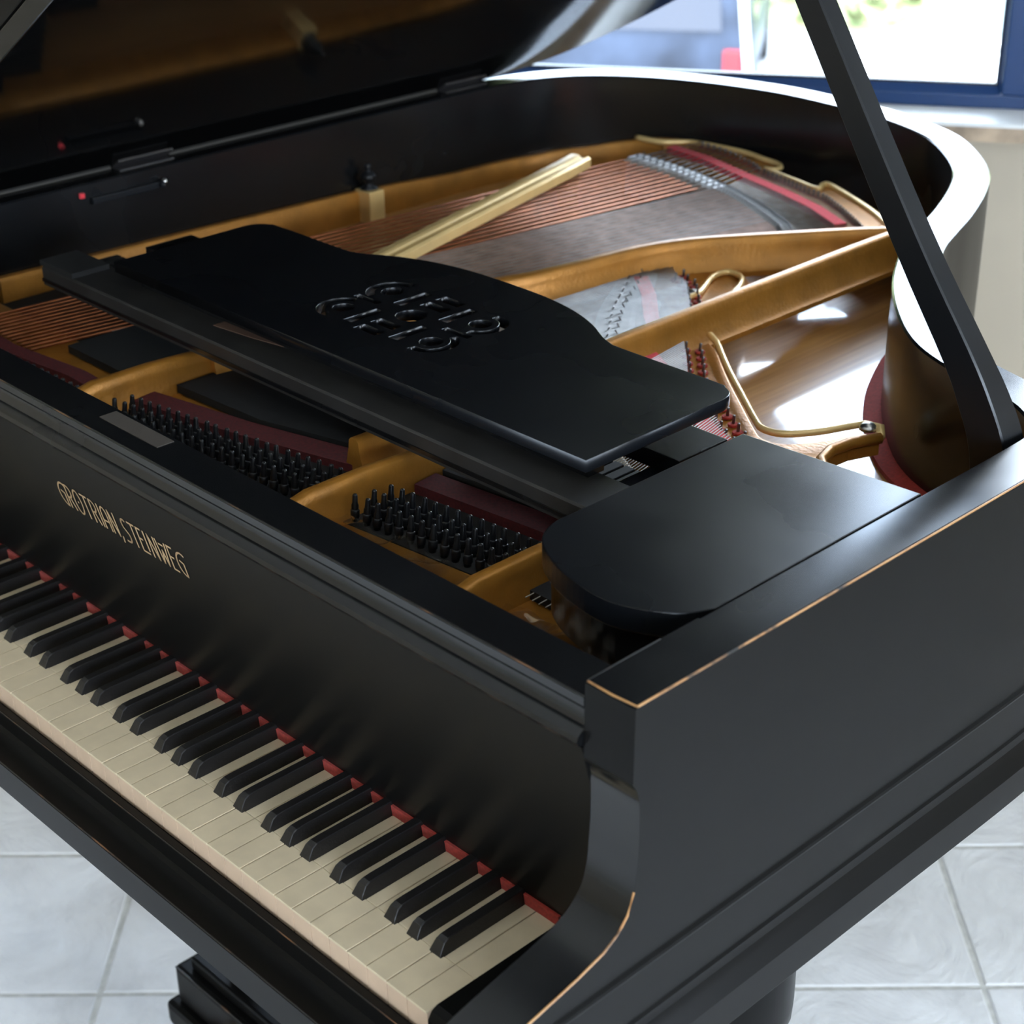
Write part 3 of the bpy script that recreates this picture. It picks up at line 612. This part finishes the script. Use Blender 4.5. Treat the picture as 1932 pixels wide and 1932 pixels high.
felt([(-.366, .330), (-.219, .346), (-.166, .350)], .030, .926, .936, M_darkfelt, 'dark red felt strip behind the tuning pins')
SZ = .9365
pin_me = {}
def make_pin():
    b2 = MB(); b2.lathe([(0, -.002), (.0017, -.002), (.0017, .0105), (.0013, .0115), (0, .0117)], (0, 0, 0), 8)
    me = bpy.data.meshes.new('hitch_pin'); me.from_pydata(b2.v, [], b2.f); me.materials.append(M_pin); me.shade_smooth(); return me
def make_washer():
    b2 = MB(); b2.lathe([(.002, 0), (.0058, 0), (.0060, .0012), (.0055, .0024), (.002, .0026)], (0, 0, 0), 12)
    me = bpy.data.meshes.new('washer'); me.from_pydata(b2.v, [], b2.f); me.materials.append(M_felt); return me
PM, WM = make_pin(), make_washer()
def place(me, name, loc, par, tilt=(0, 0)):
    o = bpy.data.objects.new(name, me); COL.objects.link(o); o.parent = par
    pm = par.matrix_parent_inverse.copy()
    # parents sit at the piano origin in the world, so local = world
    o.location = loc; o.rotation_euler = (tilt[0], tilt[1], 0); return o
def along(pts, n):
    pv = [Vector(p) for p in pts]; ls = [0]
    for i in range(1, len(pv)): ls.append(ls[-1]+(pv[i]-pv[i-1]).length)
    out = []
    for k in range(n):
        s_ = ls[-1]*k/max(1, n-1); i = max(j for j in range(len(ls)) if ls[j] <= s_+1e-9); i = min(i, len(pv)-2)
        out.append(pv[i].lerp(pv[i+1], (s_-ls[i])/(ls[i+1]-ls[i])))
    return out
STR = []     # (points, radius, material)
# A: copper bass strings
NA = 13
brA = along([(-.961, 1.285), (-.864, 1.272), (-.785, 1.250)], NA); hiA = along([(-.945, 1.408), (-.897, 1.401), (-.858, 1.390), (-.815, 1.373), (-.795, 1.360)], NA)
frA = along([(-1.055, .235), (-.925, .235)], NA)
for f_, b2, h_ in zip(frA, brA, hiA):
    dv = (b2-f_).normalized()
    STR.append(([f_, b2-dv*.035], .0018, M_copper)); STR.append(([b2-dv*.035, b2-dv*.012, b2+Vector((.004, .012)), h_], .0010, M_steel))
    place(PM, 'hitch_pin', (h_.x, h_.y, .926), iron, (-.15, 0)); place(WM, 'washer', (h_.x, h_.y, .9262), iron)
# B: dense tenor strings over the long bridge
NB = 60
brB = along([(-.772, 1.246), (-.739, 1.236), (-.70, 1.220), (-.653, 1.197), (-.600, 1.168), (-.575, 1.145)], NB); hiB = along([(-.782, 1.355), (-.732, 1.342), (-.679, 1.325), (-.645, 1.318), (-.597, 1.290), (-.547, 1.256), (-.52, 1.235)], NB)
frB = along([(-.915, .33), (-.752, .33)], NB)
for i, (f_, b2, h_) in enumerate(zip(frB, brB, hiB)):
    STR.append(([f_, b2-(b2-f_).normalized()*.014], .00085, M_brownwire if i % 3 or i > 44 else M_steel)); STR.append(([b2-(b2-f_).normalized()*.014, b2+Vector((.003, .012)), h_], .0006, M_steel))
    if i % 2 == 0: place(PM, 'hitch_pin', (h_.x, h_.y, .926), iron, (-.15, 0)); place(WM, 'washer', (h_.x, h_.y, .9262), iron)
# C
NC_ = 46
brC = along([(-.640, .93), (-.591, .865), (-.547, .792), (-.494, .724), (-.450, .67)], NC_); hiC = along([(-.605, .950), (-.575, .925), (-.548, .914), (-.527, .892), (-.503, .868), (-.470, .832), (-.455, .81)], NC_)
frC = along([(-.640, .365), (-.455, .365)], NC_)
for i, (f_, b2, h_) in enumerate(zip(frC, brC, hiC)):
    STR.append(([f_, h_], .00075, M_steel))
    if i % 2 == 0 and h_.x > -.590:
        k = (i//2) % 2; q = h_+Vector((.006*k, .010*k)); place(PM, 'hitch_pin', (q.x, q.y, .926), iron, (-.1, 0)); place(WM, 'washer', (q.x, q.y, .9262), iron)
# D treble
ND = 54
hiD = along([(-.420, .762), (-.390, .732), (-.366, .706), (-.350, .688), (-.290, .648), (-.262, .630), (-.238, .612), (-.215, .600)], ND); frD = along([(-.362, .372), (-.168, .372)], ND)
for i, (f_, h_) in enumerate(zip(frD, hiD)):
    STR.append(([f_, h_], .0007, M_steel))
    if i % 2 == 0:
        k = (i//2) % 2; q = h_+Vector((.008*k+.003, .014*k)); place(PM, 'hitch_pin', (q.x, q.y, .926), iron, (-.1, 0)); place(WM, 'washer', (q.x, q.y, .9262), iron)
# E last treble strings
frE = along([(-.138, .24), (.040, .24)], 24)
for i, f_ in enumerate(frE): STR.append(([f_, f_+Vector((-.01, .22))], .0006, M_steel))
for pts, r_, mt_ in STR:
    b2 = MB(); b2.tube([(p.x, p.y, SZ) for p in pts], r_, 5 if r_ < .0015 else 8); b2.build('string', mt_, piano, None, smooth=True)
# ---- bridges
def ribbon(pts, wdt_, z0, z1):
    b2 = MB(); pv = [Vector(p) for p in pts]; rings = []
    for i, p in enumerate(pv):
        t = (pv[min(i+1, len(pv)-1)]-pv[max(i-1, 0)]).normalized(); n2 = Vector((t.y, -t.x))*wdt_/2
        rings.append([(p.x-n2.x*1.15, p.y-n2.y*1.15, z0), (p.x+n2.x*1.15, p.y+n2.y*1.15, z0), (p.x+n2.x, p.y+n2.y, z1-.003), (p.x+n2.x*.7, p.y+n2.y*.7, z1), (p.x-n2.x*.7, p.y-n2.y*.7, z1), (p.x-n2.x, p.y-n2.y, z1-.003)])
    b2.sweep(rings); return b2
bb1 = ribbon(spl([Vector(p) for p in [(-.975, 1.287), (-.864, 1.274), (-.785, 1.252), (-.739, 1.238), (-.653, 1.199), (-.600, 1.170), (-.56, 1.135)]], 3), .032, .880, .9354)
br1 = part(bb1, 'bass_bridge', M_bridge, 'long pale grey bridge under the tail strings')
bb2 = ribbon(spl([Vector(p) for p in [(-.655, .955), (-.591, .865), (-.547, .792), (-.494, .724), (-.455, .67)]], 3), .046, .880, .9352)
br2 = part(bb2, 'treble_bridge', M_bridge, 'pale grey bridge under the middle strings')
bb3 = ribbon([(-.43, .60), (-.36, .545), (-.28, .49), (-.18, .44)], .03, .880, .9345); br3 = part(bb3, 'treble_bridge', M_bridgew, 'wooden bridge under the treble strings')
def bpins(seq, dirs, par, r_=.0011, h=.008):
    b2 = MB()
    for (p, q) in seq:
        for s_ in (-1, 1):
            c = p+(q-p).normalized()*.009*s_; b2.tube([(c.x+.0015*s_, c.y, SZ-.003), (c.x-.002*s_, c.y-.002*s_, SZ+h*.55)], r_, 5)
    o = b2.build('bridge_pins', M_pin, par, None); o['kind'] = 'stuff'
bpins(list(zip(brA, hiA)), 0, br1, .0011, .009); bpins(list(zip(brB, hiB))[::2], 0, br1, .0009); bpins(list(zip(brC, hiC))[::3], 0, br2, .0009)
# tape woven in the strings behind the bridge + dampers seen through the strings
# ---- tuning pins (rows beside the front struts)
def make_tp():
    b2 = MB(); b2.lathe([(0, -.004), (.0034, -.004), (.0034, .017), (.0026, .019), (.0024, .026), (.0018, .0275), (0, .028)], (0, 0, 0), 8)
    b2.lathe([(.0034, .004), (.0043, .005), (.0043, .012), (.0034, .013)], (0, 0, 0), 8)
    me = bpy.data.meshes.new('tuning_pin'); me.from_pydata(b2.v, [], b2.f); me.materials.append(M_blue); me.shade_smooth(); return me
TP = make_tp(); ntp = 0
for (x0, x1, ya, yb) in ((-1.13, -.755, .165, .178), (-.712, -.395, .185, .232), (-.362, -.172, .238, .258)):
    nn_ = int((x1-x0)/.0135)
    for i in range(nn_):
        xx = x0+(x1-x0)*(i+.5)/nn_; y_ = ya+(yb-ya)*(i+.5)/nn_
        for rr_ in range(3 if x0 > -.9 else 2):
            o = place(TP, 'tuning_pin', (xx+.004*(rr_-1)+random.uniform(-.0006, .0006), y_+.0175*rr_, .926), iron, (-.10+random.uniform(-.03, .03), random.uniform(-.04, .04))); ntp += 1
b_ = MB()
for pl in ([(-.716, .178), (-.392, .222), (-.392, .318), (-.428, .304), (-.584, .262), (-.716, .236)], [(-.366, .230), (-.170, .250), (-.170, .330), (-.366, .312)]): b_.prism(pl, .9262, .9275)
sub(b_, 'pin_field', M_dull, 'black field under the tuning pins')  # flat black patch laid between plate and tuning pins
# cast relief panel: gold front ledge
b_ = MB(); b_.box(-.35, -.18, .142, .176, .926, .931); sub(b_, 'cast_panel', M_gold, 'raised flat panel on the plate front', bev=.003)
b_ = MB(); b_.prism([(-.905, .290), (-.745, .285), (-.745, .335), (-.905, .345)], .9285, .9300)
for pl in ([(-.905, .27), (-.748, .27), (-.748, .40), (-.905, .40)], [(-.722, .292), (-.584, .300), (-.428, .340), (-.392, .350), (-.392, .42), (-.722, .42)], [(-.366, .352), (-.166, .372), (-.166, .42), (-.366, .42)], [(-.143, .25), (.076, .25), (.076, .42), (-.143, .42)]):
    b_.prism(pl, .9285, .9375)
part(b_, 'shade_cover', M_dull, 'dark strip added for shade over the strings behind the tuning pins')  # dark strips added over the strings to fill in shade
# dark panel added under the strings to deepen the shade
b_ = MB(); b_.box(-1.17, .077, .30, .44, .885, .905); part(b_, 'shade_panel', M_dull, 'dark panel added for shade under the strings')
for x0, x1 in ((-1.10, -.93), (-.70, -.47), (-.34, -.20)):
    nn_ = int((x1-x0)/.014)
    for i in range(nn_):
        b_ = MB(); xx = x0+i*.014; b_.box(xx, xx+.011, .385, .46, .9385, .952); part(b_, 'damper_head', M_dull, None, bev=.001)
# ---- rail, slides, side plates, desk
b_ = MB(); yz = [(.302, .978), (.302, .998), (.304, 1.0), (.358, 1.0), (.360, .998), (.360, .984), (.352, .980), (.312, .980), (.310, .978)]
n = len(yz); b_.add([(-1.0, y, z) for y, z in yz]+[(.075, y, z) for y, z in yz], [tuple(range(n)), tuple(range(n, 2*n))[::-1]]+[(i, (i+1) % n, n+(i+1) % n, n+i) for i in range(n)])
rail = part(b_, 'desk_rail', M_dusty, 'dusty black rail carrying the music desk')
b_ = MB(); b_.box(-1.0, .07, .3005, .302, .982, .986); b_.build('groove_bead', M_lac, rail, 'thin black bead along the rail front')
b_ = MB(); b_.prism([(-.700, .330), (-.640, .337), (-.560, .352), (-.545, .3585), (-.60, .3585), (-.70, .348)], 1.0001, 1.0006); b_.build('brown_patch', mat('patch_brown', (.13, .075, .05), .6), rail, 'brown patch on the rail')  # thin brown patch on top of the rail
b_ = MB(); b_.box(-1.005, -.935, .303, .352, 1.0, 1.006); b_.build('felt_pad', M_dull, rail, 'dark pad at the left end of the rail')
for x0, x1 in ((-.215, -.140), (-.985, -.895)):
    b_ = MB(); b_.box(x0, x1, .432, .498, .978, .995); b_.box(x0+.04, x1-.01, .36, .49, .965, .978); part(b_, 'desk_slide', M_desk, 'black wooden slide under the music desk', bev=.001)
# side plates
def sideplate(sx, lab):
    pts = [(.0765, .222), (.066, .203), (.053, .192), (.034, .182), (.016, .1765), (-.004, .1765), (-.025, .180), (-.050, .187), (-.073, .198), (-.088, .210), (-.096, .222), (-.101, .238), (-.101, .252), (-.101, .470), (.0765, .480)]
    pts = [tuple(p) for p in spl([Vector(q) for q in pts[:13]], 3)]+pts[13:]
    if sx: pts = [(-1.097-x, y) for x, y in pts][::-1]; pts = [(max(-1.174, x), y) for x, y in pts]
    b2 = MB(); b2.prism(pts, 1.001, 1.0225); o = part(b2, 'side_plate', M_desk, lab, bev=.0012)
    c = Vector((-.01, .33))
    if sx: return
    b2 = MB(); b2.prism([tuple(c+(Vector(p)-c)*.95) for p in pts], .960, 1.001); part(b2, 'plate_box', M_lac, 'curved black box under the side plate')
sideplate(0, 'black rounded side plate beside the treble cheek')
# music desk with fretwork: 2D curve with holes
cu = bpy.data.curves.new('desk_outline', 'CURVE'); cu.dimensions = '2D'; cu.fill_mode = 'BOTH'; cu.extrude = .0055; cu.bevel_depth = .0006; cu.bevel_resolution = 1
def cspl(pts):
    s_ = cu.splines.new('POLY'); s_.points.add(len(pts)-1)
    for p, q in zip(s_.points, pts): p.co = (q[0], q[1], 0, 1)
    s_.use_cyclic_u = True
DC = -.513
half = [(0, .583), (-.06, .581), (-.11, .572), (-.150, .557), (-.178, .541), (-.195, .534), (-.215, .531), (-.330, .531), (-.345, .528), (-.357, .520), (-.362, .507), (-.362, .490)]
# right half uses x = DC - hx
sm = [Vector(p) for p in half]
R_half = [(DC-p.x, p.y-.003) for p in spl(sm, 3)]
L_half = [(DC+p.x, p.y-.003) for p in spl(sm, 3)]
outline = R_half+[(DC+.362, .3245), (DC-.362, .3245)]+L_half[::-1][:-1]
cspl(outline)
def hole(pts): cspl([(DC+x, y) for x, y in pts][::-1])
def ringhole(cx, cy, ro, ri, a0, a1, n=12): hole([(cx+ro*math.cos(R(a0+(a1-a0)*i/n)), cy+ro*math.sin(R(a0+(a1-a0)*i/n))) for i in range(n+1)]+[(cx+ri*math.cos(R(a1-(a1-a0)*i/n)), cy+ri*math.sin(R(a1-(a1-a0)*i/n))) for i in range(n+1)])
def recthole(x0, x1, y0, y1): hole([(x0, y0), (x1, y0), (x1, y1), (x0, y1)])
def disc(cx, cy, r_, n=16): hole([(cx+r_*math.cos(2*math.pi*i/n), cy+r_*math.sin(2*math.pi*i/n)) for i in range(n)])
for s_ in (-1, 1):
    for cy, up in ((.478, 1), (.412, -1)):
        cx = s_*.068
        disc(cx, cy, .0125)
        # horseshoe slot open towards the middle bars
        if s_ > 0: ringhole(cx, cy, .029, .0185, -75 if up > 0 else -100, 100 if up > 0 else 75)
        else: ringhole(cx, cy, .029, .0185, 80 if up > 0 else 105, 255 if up > 0 else 280)
        recthole(*sorted((s_*.028, s_*.042)), cy-.022, cy+.022)
    recthole(*sorted((s_*.050, s_*.088)), .4405, .4495)
for cy in (.500, .478, .412, .390): recthole(-.017, .017, cy-.0075, cy+.0075)
disc(0, .445, .017)
tmp = bpy.data.objects.new('tmp', cu); COL.objects.link(tmp); bpy.context.view_layer.update()
dg = bpy.context.evaluated_depsgraph_get(); me = bpy.data.meshes.new_from_object(tmp.evaluated_get(dg)); bpy.data.objects.remove(tmp)
for v in me.vertices: v.co.z += 1.0233+.0002
me.materials.clear(); desk = link('music_desk', me, piano, 'black folded music desk with pierced fretwork', M_desk)
b_ = MB(); b_.box(DC-.345, DC+.345, .345, .365, 1.000, 1.0164); part(b_, 'desk_batten', M_lac, 'black batten under the folded music desk')
# ---- lid
TH = R(32); PV = Vector((-1.222, 0, 1.020)); ls = Vector((math.cos(TH), 0, math.sin(TH))); ln = Vector((-math.sin(TH), 0, math.cos(TH)))
def LID(s_, y, h): q = PV+ls*s_+ln*h; return (q.x, y, q.z)
lo = [(1.353, .184)]+[(p.x+1.222+.004, p.y) for p in OUT if p.y > .21][:-1]
lo = [(s_, y) for s_, y in lo if s_ > .002]
lid_pts = [(0.0, .184)]+lo+[(0.0, lo[-1][1])]
b_ = MB(); b_.prism(lid_pts, 0, .022, X=LID); lid = part(b_, 'lid', M_gloss, 'raised black lid with glossy underside', bev=.0015)
b_ = MB(); b_.box(0.0, 1.353, .1845, .54, .0245, .044, X=LID); part(b_, 'lid_flap', M_lac2, 'front flap of the lid folded back on top', bev=.0015)
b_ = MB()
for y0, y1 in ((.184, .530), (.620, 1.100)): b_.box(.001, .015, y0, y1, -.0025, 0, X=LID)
b_.build('reflection_strip', mat('reflection_brown', (.042, .037, .031), .5), lid, 'brown-grey strip standing in for a reflected band along the hinge side')  # reflected band beside the hinge put in as a coloured strip
for s_ in (.665, .30, 1.10):
    b_ = MB(); b_.box(s_, s_+.035, .1818, .184, .004, .020, X=LID); h_ = b_.build('catch_plate', M_nickel, lid, 'small slotted metal catch plate')
    b_ = MB(); b_.box(s_+.006, s_+.026, .1812, .1818, .009, .014, X=LID); b_.build('slot', M_gask, lid, 'dark slot')
# hinges between rim top and lid
for yc in (.575, 1.145):
    b_ = MB(); b_.tube([(-1.219, yc-.040, 1.0265), (-1.219, yc+.040, 1.0265)], .0045, 10); hg = part(b_, 'lid_hinge', M_brass, 'worn brass hinge between rim and lid')
    b_ = MB(); b_.box(-1.216, -1.192, yc-.042, yc+.042, 1.025, 1.0262); b_.build('hinge_leaf', M_pin, hg)
    b_ = MB(); b_.box(.008, .034, yc-.042, yc+.042, -.0015, .0, X=LID); b_.build('hinge_leaf', M_pin, hg)
b_ = MB(); b_.box(-1.1755, -1.168, .475, .585, .998, 1.006); b_.lathe([(0, 0), (.004, 0), (.0045, .004), (.002, .008), (0, .009)], (-1.165, .578, 1.000), 8); part(b_, 'short_prop', M_trim if False else M_blue, 'folded short lid prop on the inside of the rim', bev=.001)
b_ = MB(); b_.lathe([(0, 0), (.0035, 0), (.004, .003), (.002, .006), (0, .006)], (-1.167, .583, 1.004), 8); part(b_, 'knob', M_nickel, 'tiny bright metal knob', smooth=True)
b_ = MB(); b_.lathe([(0, -.004), (.004, -.003), (.004, .003), (0, .004)], (-1.172, .462, 1.012), 8); part(b_, 'felt_button', M_felt2, 'tiny red felt button')
# ---- prop stick
pp = [(.056, .632, .965), (.054, .628, 1.010), (.040, .622, 1.050), (.018, .618, 1.090), (-.045, .617, 1.180), (-.165, .620, 1.362), (-.285, .623, 1.545)]
wx = [.018, .020, .0185, .0165, .0148, .0135, .0125]; wy = [.0135, .0145, .0135, .012, .011, .0105, .010]
b_ = MB(); rings = []
pv = [Vector(p) for p in spl([Vector(p) for p in pp], 4)]
for i, p in enumerate(pv):
    t = (pv[min(i+1, len(pv)-1)]-pv[max(i-1, 0)]).normalized(); k = i/(len(pv)-1)*(len(wx)-1); a = int(k); f_ = k-a; a1_ = min(a+1, len(wx)-1)
    hx = wx[a]*(1-f_)+wx[a1_]*f_; hy = wy[a]*(1-f_)+wy[a1_]*f_
    yv = Vector((.10, 1, 0)).normalized(); sx_ = yv.cross(t).normalized(); yv = t.cross(sx_).normalized()
    c = .0015
    rings.append([p+sx_*x_+yv*y_ for x_, y_ in ((-hx+c, -hy), (hx-c, -hy), (hx, -hy+c), (hx, hy-c), (hx-c, hy), (-hx+c, hy), (-hx, hy-c), (-hx, -hy+c))])
b_.sweep(rings); pr_o = smooth_by_angle(part(b_, 'prop_stick', M_desk, 'black wooden prop stick holding the lid'), 40)
# ---- legs, lyre
def leg(c):
    b2 = MB(); b2.lathe([(.0, .684), (.060, .684), (.060, .620), (.055, .615), (.055, .560), (.054, .545), (.049, .530), (.043, .522), (.047, .514), (.047, .508), (.042, .50), (.035, .30), (.028, .14), (.032, .13), (.032, .11), (.024, .10), (.022, .07), (.0, .07)][::-1], (c[0], c[1], 0), 28)
    lg = smooth_by_angle(part(b2, 'leg', M_lac2, 'round tapered black leg'), 40)
    b2 = MB(); b2.tube([(c[0]-.012, c[1], .026), (c[0]+.012, c[1], .026)], .026, 16); b2.build('caster', M_brass, lg, 'brass caster')
    b2 = MB(); b2.box(c[0]-.018, c[0]+.018, c[1]-.010, c[1]+.010, .045, .075); b2.build('caster_fork', M_brass, lg, 'brass caster fork')
leg((.030, .33)); leg((-1.15, .43)); leg((-.86, 1.27))
b_ = MB(); LX0, LX1, LY0, LY1 = -.735, -.42, .205, .30
b_.box(LX0, LX1, LY0, LY1, .125, .182); ly = part(b_, 'pedal_lyre', M_lac2, 'black pedal box of the lyre near the floor', bev=.006)
b_ = MB(); b_.box(LX0-.012, LX1+.012, LY0-.012, LY1+.012, .088, .125); b_.build('lyre_base', M_lac2, ly, 'wider black foot of the pedal box', bev=.008)
b_ = MB(); b_.box(LX0+.02, LX1-.02, LY0+.012, LY1-.012, .182, .200); b_.build('lyre_step', M_lac2, ly, 'stepped top of the pedal box', bev=.004)
for xx in (-.66, -.50):
    b_ = MB(); b_.tube([(xx, .255, .19), (xx, .255, .45), (xx, .255, .682)], [.017, .014, .019], 12); b_.build('lyre_column', M_lac2, ly, smooth=True)
for xx in (-.655, -.52):
    b_ = MB(); b_.box(xx-.018, xx+.018, .13, LY0-.004, .098, .112); b_.build('pedal', M_brass, ly, 'brass pedal', bev=.004)
    b_ = MB(); b_.box(xx-.022, xx+.022, LY0-.0145, LY0-.011, .118, .127); b_.build('felt_bushing', M_felt, ly, 'red felt above the pedal')
edge([(LX0+.003, LY0+.001, .1805), (-.6, LY0+.001, .1808), (LX1, LY0+.001, .1808)], .0014, M_worn2, 'rubbed brown edge of the pedal box')

# ---- clear crumpled film lying over the plate front
def film(x0, x1, y0, y1, z0, name, label):
    nx, ny = 46, 12; vs = []; fs = []
    for j in range(ny):
        for i in range(nx):
            u, v = i/(nx-1), j/(ny-1); xx = x0+(x1-x0)*u
            cr_ = abs(math.sin(xx*58+math.sin(v*5)*1.1))**5*.016+abs(math.sin(xx*31+v*3.2+1))**8*.012
            z = z0+.002+cr_*(1-.75*v)+.0015*math.sin(v*14+xx*90)
            vs.append((xx+random.uniform(-.0008, .0008), y0+(y1-y0)*v+.004*math.sin(xx*44), z))
    for j in range(ny-1):
        for i in range(nx-1): k = j*nx+i; fs.append((k, k+1, k+nx+1, k+nx))
    o = mesh(name, vs, fs, M_film, None, label, smooth=True); o['category'] = 'plastic film'; o['group'] = 'clear plastic films on the gold plate'; return o
film(-.362, -.172, .132, .232, .9335, 'plastic_film', 'crumpled clear film on gold plate, between the two right front struts')
film(-.141, -.010, .132, .222, .9335, 'plastic_film', 'crumpled clear film on gold plate beside the rounded side plate')
film(-.716, -.60, .131, .176, .9335, 'plastic_film', 'crumpled clear film on gold plate at the leftmost front strut')
print('tiles', ti, 'pins', ntp, 'strings', len(STR))
